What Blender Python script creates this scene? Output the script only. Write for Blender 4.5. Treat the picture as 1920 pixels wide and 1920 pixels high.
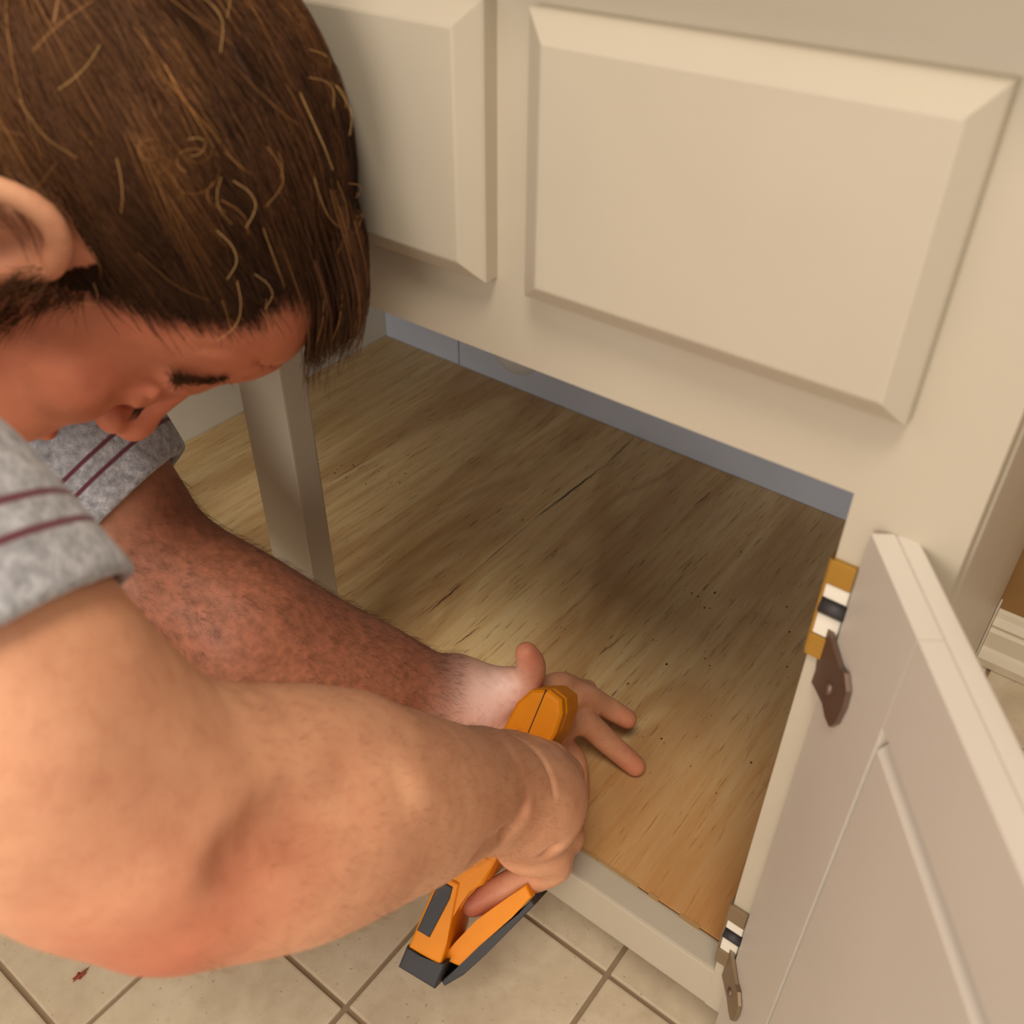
import bpy, bmesh, math, random
import numpy as np
from mathutils import Vector, Matrix
for _o in list(bpy.data.objects): bpy.data.objects.remove(_o)
random.seed(7)
rng = np.random.default_rng(7)
SC = bpy.context.scene
COL = SC.collection

# ------------------------------------------------------------------ camera
F_PX = 1752.8
CAM_H = 0.7835
MC = np.array([[0.7917, 0.6108, 0.0079], [0.3827, -0.4859, -0.7858], [-0.4761, 0.6251, -0.6185]])
U_, _, V_ = np.linalg.svd(MC); MC = U_ @ V_
CAM = np.array([0, 0, CAM_H])
cd = bpy.data.cameras.new('camera'); cam = bpy.data.objects.new('camera', cd); COL.objects.link(cam)
mw = np.eye(4); mw[:3, 0] = MC[0]; mw[:3, 1] = -MC[1]; mw[:3, 2] = -MC[2]; mw[:3, 3] = CAM
cam.matrix_world = Matrix(mw.tolist())
cd.sensor_width = 36; cd.sensor_fit = 'HORIZONTAL'; cd.lens = F_PX / 1920 * 36
cd.clip_start = 0.02; cd.clip_end = 60
cd.dof.use_dof = True; cd.dof.focus_distance = 0.74; cd.dof.aperture_fstop = 10.0
SC.camera = cam
# ------------------------------------------------------------------ world, lights, exposure
w = bpy.data.worlds.new('world'); SC.world = w; w.use_nodes = True
w.node_tree.nodes['Background'].inputs[0].default_value = (1.0, 0.90, 0.80, 1)
w.node_tree.nodes['Background'].inputs[1].default_value = 0.54
def area(name, loc, target, size, power, col):
    l = bpy.data.lights.new(name, 'AREA'); l.shape = 'DISK'; l.size = size; l.energy = power; l.color = col
    o = bpy.data.objects.new(name, l); COL.objects.link(o); o.location = loc
    o.rotation_euler = (Vector(target) - Vector(loc)).to_track_quat('-Z', 'Y').to_euler()
    return o
area('ceiling_lamp_light', (0.20, -0.55, 2.3), (-0.25, 0.25, 0.3), 0.6, 21, (1.0, 0.90, 0.77))
area('interior_fill_light', (0.02, -1.35, 0.95), (-0.45, 0.6, 0.15), 0.8, 12, (1.0, 0.93, 0.86))  # unseen fill added behind the camera to brighten the cabinet interior
area('left_fill_light', (-1.5, -1.1, 1.7), (-0.3, 0.4, 0.4), 0.9, 3.5, (1.0, 0.93, 0.88))  # soft fill added from the left, stands for no actual window
SC.view_settings.view_transform = 'Standard'; SC.view_settings.look = 'None'
SC.view_settings.gamma = 1; SC.view_settings.use_curve_mapping = False
SC.view_settings.exposure = 0.18

# ------------------------------------------------------------------ helpers
def at(u, v, d):
    c = np.array([(u - 960) / F_PX * d, (v - 960) / F_PX * d, d]); return MC.T @ c + CAM
def V3(*a): return np.array(a, float)
def tag(o, label=None, cat=None, group=None, kind=None):
    for k, x in (('label', label), ('category', cat), ('group', group), ('kind', kind)):
        if x: o[k] = x
    return o
def empty(name, loc=(0, 0, 0)):
    o = bpy.data.objects.new(name, None); COL.objects.link(o); o.location = loc; o.empty_display_size = .05; return o
def link(name, me, mat, parent=None, smooth=None):
    if mat and not me.materials: me.materials.append(mat)
    o = bpy.data.objects.new(name, me); COL.objects.link(o)
    if parent is not None:
        o.parent = parent; o.matrix_parent_inverse = WM(parent).inverted()
    if smooth: me.polygons.foreach_set('use_smooth', [True] * len(me.polygons))
    return o
def WM(o):
    m = Matrix.LocRotScale(o.location, o.rotation_euler, o.scale) if o.rotation_mode != 'QUATERNION' else o.matrix_basis
    return (WM(o.parent) @ o.matrix_parent_inverse @ m) if o.parent else m
def bm_obj(name, bm, mat, parent=None, smooth=False):
    me = bpy.data.meshes.new(name); bmesh.ops.recalc_face_normals(bm, faces=bm.faces); bm.to_mesh(me); bm.free()
    return link(name, me, mat, parent, smooth)
def add_box(bm, a, b, bev=0.0, seg=2, mtx=None):
    a = Vector(a); b = Vector(b)
    r = bmesh.ops.create_cube(bm, size=1)
    vs = r['verts']; c = (a + b) / 2; s = b - a
    for v in vs: v.co = Vector((v.co.x * s.x, v.co.y * s.y, v.co.z * s.z)) + c
    if bev > 0:
        es = list({e for v in vs for e in v.link_edges})
        r2 = bmesh.ops.bevel(bm, geom=es, offset=bev, segments=seg, profile=.7, affect='EDGES')
        vs = list({v for f in r2['faces'] for v in f.verts} | {v for v in vs if v.is_valid})
    if mtx:
        for v in vs: v.co = mtx @ v.co
    return vs
def box(name, a, b, mat, parent=None, bev=0.0015, seg=2, mtx=None):
    bm = bmesh.new(); add_box(bm, a, b, bev, seg, mtx); return bm_obj(name, bm, mat, parent)
def prism(bm, pts, z0, z1, mtx=None, bev=0.0, taper=None):
    """pts 2-D outline in XY extruded z0..z1"""
    lo = [bm.verts.new((x, y, z0)) for x, y in pts]; hi = [bm.verts.new((x, y, z1)) for x, y in pts]
    n = len(pts); fs = [bm.faces.new(lo[::-1]), bm.faces.new(hi)]
    for i in range(n): fs.append(bm.faces.new((lo[i], lo[(i + 1) % n], hi[(i + 1) % n], hi[i])))
    vs = lo + hi
    if bev > 0:
        es = list({e for f in fs[:2] for e in f.edges})
        r = bmesh.ops.bevel(bm, geom=es, offset=bev, segments=3, profile=.6, affect='EDGES')
        vs = list({v for f in r['faces'] for v in f.verts} | {v for v in vs if v.is_valid})
    if mtx:
        for v in vs: v.co = mtx @ v.co
    return vs
def frame_mtx(o, x, y, z):
    m = np.eye(4); m[:3, 0] = x; m[:3, 1] = y; m[:3, 2] = z; m[:3, 3] = o; return Matrix(m.tolist())
def smooth_curve(pts, n):
    """Catmull-Rom through pts (k x m array) sampled n per span"""
    P = np.array(pts, float); P = np.vstack([2 * P[0] - P[1], P, 2 * P[-1] - P[-2]]); out = []
    for i in range(1, len(P) - 2):
        for t in np.linspace(0, 1, n, endpoint=False):
            a, b, c, d = P[i - 1:i + 3]
            out.append(.5 * ((2 * b) + (-a + c) * t + (2 * a - 5 * b + 4 * c - d) * t ** 2 + (-a + 3 * b - 3 * c + d) * t ** 3))
    out.append(P[-2]); return np.array(out)
def tube(bm, pts, rad, sides=8):
    pts = np.array(pts, float); n = len(pts); rings = []
    if np.isscalar(rad): rad = [rad] * n
    up = np.array([0.13, 0.31, 0.94]); 
    for i in range(n):
        t = pts[min(i + 1, n - 1)] - pts[max(i - 1, 0)]; t = t / (np.linalg.norm(t) + 1e-12)
        a = np.cross(t, up); a /= np.linalg.norm(a) + 1e-12; b = np.cross(t, a); up = b if abs(t @ b) < .9 else up
        rings.append([bm.verts.new(pts[i] + rad[i] * (math.cos(k * 2 * math.pi / sides) * a + math.sin(k * 2 * math.pi / sides) * b)) for k in range(sides)])
        up = -b
        up = np.cross(a, t)
    for i in range(n - 1):
        for k in range(sides):
            bm.faces.new((rings[i][k], rings[i][(k + 1) % sides], rings[i + 1][(k + 1) % sides], rings[i + 1][k]))
    bm.faces.new(rings[0][::-1]); bm.faces.new(rings[-1])

# ------------------------------------------------------------------ materials
def srgb(r, g, b):
    f = lambda c: (c / 255 / 12.92) if c / 255 <= .04045 else ((c / 255 + .055) / 1.055) ** 2.4
    return (f(r), f(g), f(b), 1)
class NT:
    def __init__(s, name):
        s.m = bpy.data.materials.new(name); s.m.use_nodes = True; s.t = s.m.node_tree; s.N = s.t.nodes; s.L = s.t.links
        s.b = s.N['Principled BSDF']
    def n(s, ty, **kw):
        x = s.N.new(ty)
        for k, v in kw.items(): setattr(x, k, v)
        return x
    def set(s, node, **kw):
        for k, v in kw.items():
            i = node.inputs[k.replace('_', ' ')]
            if hasattr(v, 'is_output') or isinstance(v, bpy.types.NodeSocket): s.L.new(v, i)
            else: i.default_value = v
        return node
    def coord(s, scale=(1, 1, 1), rot=(0, 0, 0), kind='Object'):
        tc = s.n('ShaderNodeTexCoord'); mp = s.n('ShaderNodeMapping'); s.L.new(tc.outputs[kind], mp.inputs[0])
        mp.inputs['Scale'].default_value = scale; mp.inputs['Rotation'].default_value = rot; return mp.outputs[0]
    def noise(s, vec, scale, detail=4, rough=.55, dist=0):
        x = s.n('ShaderNodeTexNoise'); s.L.new(vec, x.inputs['Vector']); x.inputs['Scale'].default_value = scale
        x.inputs['Detail'].default_value = detail; x.inputs['Roughness'].default_value = rough; x.inputs['Distortion'].default_value = dist
        return x.outputs['Fac']
    def ramp(s, fac, stops):
        r = s.n('ShaderNodeValToRGB'); s.L.new(fac, r.inputs[0]); e = r.color_ramp.elements
        while len(e) < len(stops): e.new(.5)
        for i, (p, c) in enumerate(stops): e[i].position = p; e[i].color = c if len(c) == 4 else (*c, 1)
        return r.outputs[0]
    def mix(s, fac, a, b, mode='MIX'):
        m = s.n('ShaderNodeMix'); m.data_type = 'RGBA'; m.blend_type = mode
        for i, v in ((0, fac), (6, a), (7, b)):
            if isinstance(v, bpy.types.NodeSocket): s.L.new(v, m.inputs[i])
            else: m.inputs[i].default_value = v
        return m.outputs[2]
    def bump(s, h, strength, dist):
        b = s.n('ShaderNodeBump'); s.L.new(h, b.inputs['Height']); b.inputs['Strength'].default_value = strength
        b.inputs['Distance'].default_value = dist; s.L.new(b.outputs[0], s.b.inputs['Normal']); return b
    def attr(s, name, out='Fac'):
        a = s.n('ShaderNodeAttribute'); a.attribute_name = name; return a.outputs[out]
g3 = lambda v: (v, v, v, 1)
def mat_paint(name, col, rough=.42, var=.05):
    t = NT(name); c = t.coord()
    n = t.noise(c, 9, 3); n2 = t.noise(c, 120, 3)
    d = tuple(x * (1 - var) for x in col[:3]) + (1,)
    t.set(t.b, Base_Color=t.mix(t.ramp(n, [(.35, g3(0)), (.7, g3(1))]), col, d), Roughness=rough)
    t.bump(n2, .12, .0006); return t.m
M_PAINT = mat_paint('cream_paint', srgb(188, 176, 155))
M_DOOR = mat_paint('door_paint', srgb(206, 196, 182))
M_INSIDE = mat_paint('cabinet_inside_paint', srgb(224, 218, 202), .6)
M_BACK = mat_paint('cabinet_back_paint', srgb(218, 228, 246), .6)
M_WALL = mat_paint('brown_wall_paint', srgb(156, 116, 66), .8, .12)
M_TRIM = mat_paint('trim_paint', srgb(226, 214, 190), .4)
def mat_simple(name, col, rough=.5, metal=0.0, bumpn=None):
    t = NT(name); c = t.coord(); n = t.noise(c, 60, 3)
    d = tuple(x * .82 for x in col[:3]) + (1,)
    t.set(t.b, Base_Color=t.mix(n, d, col), Roughness=rough, Metallic=metal)
    if bumpn: t.bump(t.noise(c, bumpn, 2), .3, .0004)
    return t.m
M_BRASS = mat_simple('brass', srgb(196, 152, 72), .38, .85)
M_BRONZE = mat_simple('antique_bronze', srgb(122, 98, 84), .45, .6)
M_NYLON = mat_simple('white_nylon', srgb(240, 232, 214), .5)
M_BLACK = mat_simple('black_rubber', srgb(50, 47, 48), .6, 0, 900)
M_ORANGE = mat_simple('orange_plastic', srgb(236, 142, 8), .5)
M_ORANGE.node_tree.nodes['Principled BSDF'].inputs['Specular IOR Level'].default_value = .25
M_GROUT = mat_simple('grout', srgb(150, 128, 100), .9, 0, 800)
M_DIRT = mat_simple('dark_dirt', srgb(58, 40, 24), .9)
M_CHIP = mat_simple('worn_raw_wood', srgb(176, 140, 88), .85)
M_WHITE = mat_simple('white_plastic', srgb(250, 252, 255), .3)
M_LEAF = mat_simple('dry_leaf', srgb(140, 62, 40), .8)
M_COUNTER = mat_simple('counter_laminate', srgb(214, 206, 190), .3)
def mat_tile():
    t = NT('glazed_floor_tile'); c = t.coord(kind='Generated')
    tc = t.n('ShaderNodeNewGeometry'); pos = tc.outputs['Position']
    n = t.noise(pos, 14, 5, .6, .6); n2 = t.noise(pos, 90, 4); sp = t.noise(pos, 260, 2)
    oi = t.n('ShaderNodeObjectInfo').outputs['Random']
    col = t.ramp(n, [(.3, srgb(188, 169, 142)), (.55, srgb(206, 189, 161)), (.75, srgb(216, 201, 177))])
    col = t.mix(t.ramp(n2, [(.52, g3(0)), (.75, g3(.35))]), col, srgb(176, 152, 122))
    col = t.mix(t.ramp(sp, [(.68, g3(0)), (.74, g3(.6))]), col, srgb(120, 98, 74))
    col = t.mix(t.ramp(oi, [(0, g3(0)), (1, g3(.16))]), col, srgb(190, 168, 138))
    t.set(t.b, Base_Color=col, Roughness=.42); t.bump(t.noise(pos, 40, 4), .25, .002); return t.m
M_TILE = mat_tile()
def mat_ply():
    t = NT('plywood'); tc = t.n('ShaderNodeNewGeometry'); mp = t.n('ShaderNodeMapping'); t.L.new(tc.outputs['Position'], mp.inputs[0])
    mp.inputs['Scale'].default_value = (1, .055, 1); st = mp.outputs[0]
    mp2 = t.n('ShaderNodeMapping'); t.L.new(tc.outputs['Position'], mp2.inputs[0]); mp2.inputs['Scale'].default_value = (1, .22, 1)
    mp3 = t.n('ShaderNodeMapping'); t.L.new(tc.outputs['Position'], mp3.inputs[0]); mp3.inputs['Scale'].default_value = (1, .09, 1)
    fine = t.noise(st, 420, 4, .7); mid = t.noise(st, 120, 4, .6, .4); broad = t.noise(mp2.outputs[0], 9, 3, .5, 1.2)
    patch = t.noise(tc.outputs['Position'], 4.5, 3)
    col = t.ramp(mid, [(.25, srgb(206, 164, 104)), (.5, srgb(226, 194, 138)), (.8, srgb(236, 214, 164))])
    col = t.mix(t.ramp(broad, [(.46, g3(0)), (.56, g3(.5)), (.62, g3(.5)), (.68, g3(0))]), col, srgb(172, 124, 74))
    col = t.mix(t.ramp(fine, [(.30, g3(.85)), (.42, g3(0))]), col, srgb(128, 88, 48))
    col = t.mix(t.ramp(patch, [(.42, g3(0)), (.62, g3(.22))]), col, srgb(172, 142, 104))
    # warmer orange toward the front right
    sx = t.n('ShaderNodeSeparateXYZ'); t.L.new(tc.outputs['Position'], sx.inputs[0])
    ad = t.n('ShaderNodeMath', operation='SUBTRACT'); t.L.new(sx.outputs[0], ad.inputs[0]); t.L.new(sx.outputs[1], ad.inputs[1])
    wr = t.ramp(ad.outputs[0], [(0, g3(0)), (1, g3(1))])
    mr = t.n('ShaderNodeMapRange'); t.L.new(ad.outputs[0], mr.inputs[0]); mr.inputs[1].default_value = -.85; mr.inputs[2].default_value = -.48; mr.inputs[4].default_value = .75
    col = t.mix(mr.outputs[0], col, srgb(178, 116, 54))
    pores = t.noise(mp3.outputs[0], 300, 2, .5)
    col = t.mix(t.ramp(pores, [(.24, g3(.75)), (.29, g3(0))]), col, srgb(84, 56, 30))
    t.set(t.b, Base_Color=col, Roughness=.5); t.bump(fine, .35, .0008); return t.m
M_PLY = mat_ply()

# ------------------------------------------------------------------ room shell
YF = 0.3388; TH = 0.022; ZP = 0.127; YB = 0.885
fl = box('floor', (-1.75, -1.2, -.06), (1.0, 1.0, -.0022), M_GROUT, None, 0); tag(fl, kind='structure')
T = .1524; gap = .0042
bm = bmesh.new(); add_box(bm, (-T / 2 + gap / 2, -T / 2 + gap / 2, -.008), (T / 2 - gap / 2, T / 2 - gap / 2, 0), .0018, 2)
tile_me = None
for i in range(-9, 8):
    for j in range(-8, 5):
        cx = -.3131 + (i + .5) * T; cy = .1955 + (j + .5) * T
        if cy > .90 or cx < -1.68 or cy < -1.1: continue
        if tile_me is None:
            t0 = bm_obj('floor_tile', bm, M_TILE, fl); tile_me = t0.data
        else:
            t0 = bpy.data.objects.new('floor_tile', tile_me); COL.objects.link(t0); t0.parent = fl; t0.matrix_parent_inverse = WM(fl).inverted()
        t0.location = (cx, cy, random.uniform(-.0003, .0003)); t0.rotation_euler = (random.uniform(-.002, .002), random.uniform(-.002, .002), random.uniform(-.004, .004))
wb = box('wall_back', (-1.75, .915, -.03), (1.0, 1.0, 2.4), M_WALL, None, 0); tag(wb, kind='structure')
wl = box('wall_left', (-1.83, -1.2, -.03), (-1.75, 1.0, 2.4), M_WALL, None, 0); tag(wl, kind='structure')
# baseboard with moulded profile (y depth, z height)
prof = [(0, 0), (.019, 0), (.021, .012), (.016, .020), (.013, .024), (.013, .046), (.010, .050), (.012, .055), (.006, .063), (.004, .069), (0, .071)]
bm = bmesh.new(); mt = frame_mtx((-.024, .915, 0.001), (0, -1, 0), (0, 0, 1), (1, 0, 0)); prism(bm, prof, 0, 1.02, mt)
tag(bm_obj('baseboard_back', bm, M_TRIM), kind='structure')

# ------------------------------------------------------------------ vanity cabinet
XL, XR = -.927, -.028            # cabinet outer sides
S1, S2 = -.5022, -.4535          # centre stile
O2 = -.0765                      # right edge of the right opening
ZR0, ZR1 = .080, .127            # bottom rail
ZT = .5467                       # underside of the upper rail
ZTOP = .755
cab = empty('vanity_cabinet', ((XL + XR) / 2, .6, 0))
tag(cab, 'cream painted bathroom vanity cabinet with raised false drawer fronts and one open door', 'cabinet')
def cb(name, a, b, m=M_PAINT, bev=.0012, par=cab): return box(name, a, b, m, par, bev)
cb('bottom_rail', (XL + .046, YF, ZR0), (O2 + .0005, YF + TH, ZR1), bev=.0022)
cb('top_rail', (XL + .046, YF, ZT), (O2, YF + TH, ZTOP - .001), bev=0)
cb('stile', (S1, YF - .0002, ZR1 - .001), (S2, YF + TH, ZT + .001), bev=.0016)
cb('stile', (O2, YF, ZR0 - .0), (XR, YF + TH, ZTOP - .001), bev=0)
cb('stile', (XL, YF, ZR0), (XL + .046, YF + TH, ZTOP - .001))
cb('side_panel', (XR - .016, YF + TH + .0005, 0.001), (XR + .001, .912, ZTOP - .001))
cb('side_panel', (XL, YF + TH + .0005, 0.001), (XL + .014, .912, ZTOP - .001), M_INSIDE)
cb('back_panel', (XL + .0145, YB, .0015), (-.7722, YB + .012, ZTOP - .002), M_BACK, .0008)
cb('back_panel', (-.7700, YB, .0015), (XR - .017, YB + .012, ZTOP - .002), M_BACK, .0008)
cb('toe_kick_board', (XL + .015, .405, 0.001), (XR - .0165, .419, .108), M_PAINT, .001)
cb('corner_bead', (XR + .0015, .896, 0.001), (XR + .0035, .9145, .085), M_TRIM, .0005)
ply = cb('cabinet_floor', (XL + .015, YF + TH + .001, .109), (XR - .0165, YB - .0012, ZP), M_PLY, .0006)
# raw worn ply edge line along the rail, several chipped splinters
bm = bmesh.new()
x = XL + .05
while x < O2 - .002:
    L_ = random.uniform(.004, .022)
    if random.random() < .78: add_box(bm, (x, YF + TH - random.uniform(.0003, .0020), ZP - .004), (min(x + L_, O2 - .001), YF + TH + .0016, ZP + random.uniform(.0001, .0005)), 0)
    x += L_ * random.uniform(.8, 1.15)
o = bm_obj('chipped_paint_edge', bm, M_CHIP, cab); o['kind'] = 'stuff'
# cracks and specks in the plywood
def flat_strip(bm, pts, z=ZP):
    """pts: (x, y, halfwidth)"""
    a = [bm.verts.new((x - w_, y, z)) for x, y, w_ in pts]; b = [bm.verts.new((x + w_, y, z)) for x, y, w_ in pts]
    for i in range(len(pts) - 1): bm.faces.new((a[i], b[i], b[i + 1], a[i + 1]))
def crack(x0, y0, x1, y1, wmax, n=14):
    pts = []
    for i in range(n + 1):
        s = i / n; pts.append((x0 + (x1 - x0) * s + random.uniform(-.0006, .0006), y0 + (y1 - y0) * s, max(.00005, wmax * math.sin(math.pi * min(max(s, .02), .98)) ** .6 * random.uniform(.6, 1))))
    flat_strip(bm, pts, ZP + .0004)
def onply(u, v):
    r = MC.T @ V3((u - 960) / F_PX, (v - 960) / F_PX, 1); return (r * ((ZP - CAM_H) / r[2]) + CAM)[:2]
for (a, b, wd) in (((1000, 975), (1135, 872), .0011), ((805, 1148), (868, 1092), .0009), ((868, 1092), (1000, 975), .0003), ((1135, 872), (1192, 818), .0006), ((1300, 950), (1332, 925), .0006),
                   ((850, 1212), (900, 1175), .0005), ((1120, 1230), (1160, 1200), .0004), ((617, 905), (700, 855), .0004), ((1430, 1043), (1510, 1078), .0003)):
    bm = bmesh.new(); crack(*onply(*a), *onply(*b), wd); bm_obj('crack', bm, M_DIRT, ply)
bm = bmesh.new()
spots = [(1250, 1150), (1283, 1107), (1297, 1112), (1309, 1118), (1340, 1112), (1341, 1110), (1370, 1125), (1312, 1137), (1321, 1140), (1331, 1141), (1330, 1248), (1322, 1235), (1476, 1250), (1478, 1270), (1408, 1430),
         (1343, 1487), (1403, 1132), (1416, 1150), (1436, 1168), (1475, 1138), (1480, 1162), (1240, 1385), (1178, 1282), (1225, 1200), (1480, 1185), (1465, 1225), (1250, 1245),
         (640, 873), (645, 870), (632, 880), (662, 872), (664, 874), (686, 907), (710, 884), (650, 895), (628, 887), (765, 853), (760, 888), (750, 905), (730, 892), (748, 820), (755, 818), (840, 800), (846, 785), (868, 780), (820, 766),
         (1330, 925), (1325, 930), (1170, 915), (1160, 912), (1145, 905), (1400, 1040), (1390, 1035), (1440, 1035), (1190, 818), (1200, 822), (980, 975), (940, 1000), (960, 1090), (1060, 1030), (1100, 1205), (1060, 1180), (905, 1125)]
for k in range(90):
    spots.append((random.uniform(660, 1480), random.uniform(760, 1500)))
for k, (u, v) in enumerate(spots):
    x, y = onply(u, v); r = random.uniform(.0006, .0013) if k < 57 else random.uniform(.0003, .0007)
    if not (XL + .03 < x < XR - .03 and YF + TH < y < YB - .01): continue
    n = 6; c0 = random.random() * 6
    vs = [bm.verts.new((x + r * random.uniform(.6, 1.2) * math.cos(c0 + i * 2 * math.pi / n), y + r * random.uniform(.7, 1.6) * math.sin(c0 + i * 2 * math.pi / n), ZP)) for i in range(n)]
    top = bm.verts.new((x, y, ZP + r * .5))
    for i in range(n): bm.faces.new((vs[i], vs[(i + 1) % n], top))
o = bm_obj('dirt_speck', bm, M_DIRT, ply); o['kind'] = 'stuff'

def raised_front(name, x0, x1, z0, z1, fx0, fx1, fz0, fz1, par, ye=.3290, yf=.3200):
    """slab with square lower edge and wide bevel up to a raised field"""
    bm = bmesh.new()
    rings = [((x0, x1, z0, z1), YF - .0002), ((x0, x1, z0, z1), ye + .0012), ((x0 + .0008, x1 - .0008, z0 + .0008, z1 - .0008), ye), ((fx0, fx1, fz0, fz1), yf + .0004), ((fx0 + .0012, fx1 - .0012, fz0 + .0012, fz1 - .0012), yf)]
    R_ = []
    for (a, b, c, d), y in rings: R_.append([bm.verts.new(p) for p in ((a, y, c), (b, y, c), (b, y, d), (a, y, d))])
    for i in range(len(R_) - 1):
        for k in range(4): bm.faces.new((R_[i][k], R_[i][(k + 1) % 4], R_[i + 1][(k + 1) % 4], R_[i + 1][k]))
    bm.faces.new(R_[0]); bm.faces.new(R_[-1])
    return bm_obj(name, bm, M_PAINT, par)
def onface(u, v, y):
    r = MC.T @ V3((u - 960) / F_PX, (v - 960) / F_PX, 1); p = r * (y / r[1]) + CAM; return p[0], p[2]
E1 = [onface(*q, .329) for q in ((985, 553), (1690, 805), (1905, 160), (985, 8))]
F1 = [onface(*q, .320) for q in ((1002, 540), (1652, 765), (1812, 222), (1009, 76))]
raised_front('drawer_front', (E1[0][0] + E1[3][0]) / 2, (E1[1][0] + E1[2][0]) / 2, (E1[0][1] + E1[1][1]) / 2, (E1[2][1] + E1[3][1]) / 2,
             (F1[0][0] + F1[3][0]) / 2, (F1[1][0] + F1[2][0]) / 2, (F1[0][1] + F1[1][1]) / 2, (F1[2][1] + F1[3][1]) / 2, cab)
zb0 = (E1[0][1] + E1[1][1]) / 2; zt0 = (E1[2][1] + E1[3][1]) / 2
xr = (onface(910, 538, .329)[0] + onface(902, 20, .329)[0]) / 2; xf = (onface(862, 500, .320)[0] + onface(846, 45, .320)[0]) / 2
fz0 = (F1[0][1] + F1[1][1]) / 2; fz1 = (F1[2][1] + F1[3][1]) / 2; bw = xr - xf
for x1 in (xr, ):
    raised_front('drawer_front', x1 - .245, x1, zb0, zt0, x1 - .245 + bw, x1 - bw, fz0, fz1, cab)
raised_front('drawer_front', xr - .245 - .020 - .17, xr - .265, zb0, zt0, xr - .265 - .17 + bw, xr - .265 - bw, fz0, fz1, cab)
cb('shelf_cleat', (XL + .015, YF + TH, ZTOP - .03), (XR - .017, YF + TH + .018, ZTOP - .002), M_INSIDE)
ct = box('countertop', (XL - .012, .3100, ZTOP), (XR + .012, .912, ZTOP + .028), M_COUNTER, None, .004)
tag(ct, 'pale countertop slab lying on top of the cream vanity cabinet', 'countertop')

# wall drain cover inside the cabinet
dc = empty('drain_cover', (-.6725, YB, .190)); tag(dc, 'round white plastic drain cover plate on the back panel inside the cabinet', 'drain cover')
bm = bmesh.new()
pr = [(.0, .009), (.024, .009), (.034, .006), (.042, .0015), (.043, .0)]
n = 40; rings = []
for r, h_ in pr[1:]: rings.append([bm.verts.new((-.6725 + r * math.cos(2 * math.pi * k / n), YB - .0002 - h_, .190 + r * math.sin(2 * math.pi * k / n))) for k in range(n)])
c = bm.verts.new((-.6725, YB - .0092, .190))
for k in range(n): bm.faces.new((c, rings[0][k], rings[0][(k + 1) % n]))
for a, b in zip(rings, rings[1:]):
    for k in range(n): bm.faces.new((a[k], a[(k + 1) % n], b[(k + 1) % n], b[k]))
bm_obj('flange', bm, M_WHITE, dc, True)
bm = bmesh.new(); tube(bm, [(-.6725, YB - .006, .190), (-.6725, YB - .014, .190)], .019, 20); bm_obj('pipe_stub', bm, M_WHITE, dc)

# ------------------------------------------------------------------ cabinet door, opened about 123 degrees
dv = V3(.591, -.806, 0); dv /= np.linalg.norm(dv)      # hinge side -> free side
dn = V3(-.806, -.591, 0); dn /= np.linalg.norm(dn)     # outward normal of the back (seen) face
H0 = V3(-.0640, .3330, 0)                              # hinge edge, back face
DT = .019; DW = .400; DZ0, DZ1 = .0700, .5350
dm = frame_mtx(H0, dv, -dn, V3(0, 0, 1))               # local: x along width, y into thickness, z up
def ondoor(u, v, off=0):
    r = MC.T @ V3((u - 960) / F_PX, (v - 960) / F_PX, 1); t = ((H0 + dn * off - CAM) @ dn) / (r @ dn); p = r * t + CAM; return (p - H0) @ dv, p[2]
door = bpy.data.objects.new('door', None); COL.objects.link(door); door.parent = cab; door.matrix_parent_inverse = WM(cab).inverted(); door.location = tuple(H0 + V3(0, 0, DZ0)); door.empty_display_size = .05
SW = .5 * (ondoor(1655, 1350)[0] + ondoor(1442, 1915)[0]); ZRAIL = .5 * (ondoor(1655, 1378)[1] + ondoor(1860, 1915)[1])
print('door stile width', SW, 'rail z', ZRAIL, ondoor(1655, 1350), ondoor(1442, 1915), ondoor(1655, 1378), ondoor(1860, 1915))
RW = DZ1 - ZRAIL
def door_piece(name, x0, x1, z0, z1, y0=0, y1=DT - .0092, bev=.0003):
    return box(name, (x0, y0, z0), (x1, y1, z1), M_DOOR, door, bev, 2, dm)
door_piece('door_stile', 0, SW, DZ0, DZ1); door_piece('door_stile', DW - SW, DW, DZ0, DZ1)
door_piece('door_rail', SW + .0003, DW - SW - .0003, ZRAIL, DZ1); door_piece('door_rail', SW + .0003, DW - SW - .0003, DZ0, DZ0 + RW)
# sunk panel with sloping bevel margin, seen from the back
bm = bmesh.new(); a0, a1, c0, c1 = SW + .0006, DW - SW - .0006, DZ0 + RW + .0006, ZRAIL - .0006
rg = []
for off, y in ((0, .0096), (.0005, .0094), (.0100, .0012), (.0118, .0002)):
    ox = .0004 + off * .12
    rg.append([bm.verts.new(p) for p in ((a0 + ox, y, c0 + off), (a1 - ox, y, c0 + off), (a1 - ox, y, c1 - off), (a0 + ox, y, c1 - off))])
for i in range(3):
    for k in range(4): bm.faces.new((rg[i][k], rg[i][(k + 1) % 4], rg[i + 1][(k + 1) % 4], rg[i + 1][k]))
bm.faces.new(rg[0]); bm.faces.new(rg[-1])
for v in bm.verts: v.co = dm @ v.co
bm_obj('door_panel', bm, M_DOOR, door)
# lipped front moulding of the door edge
bm = bmesh.new()
for (a, b) in (((-.0060, DT - .009, DZ0), (DW + .0035, DT + .0005, DZ1)),): add_box(bm, a, b, .003, 3, dm)
bm_obj('door_lip', bm, M_DOOR, door)
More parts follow.
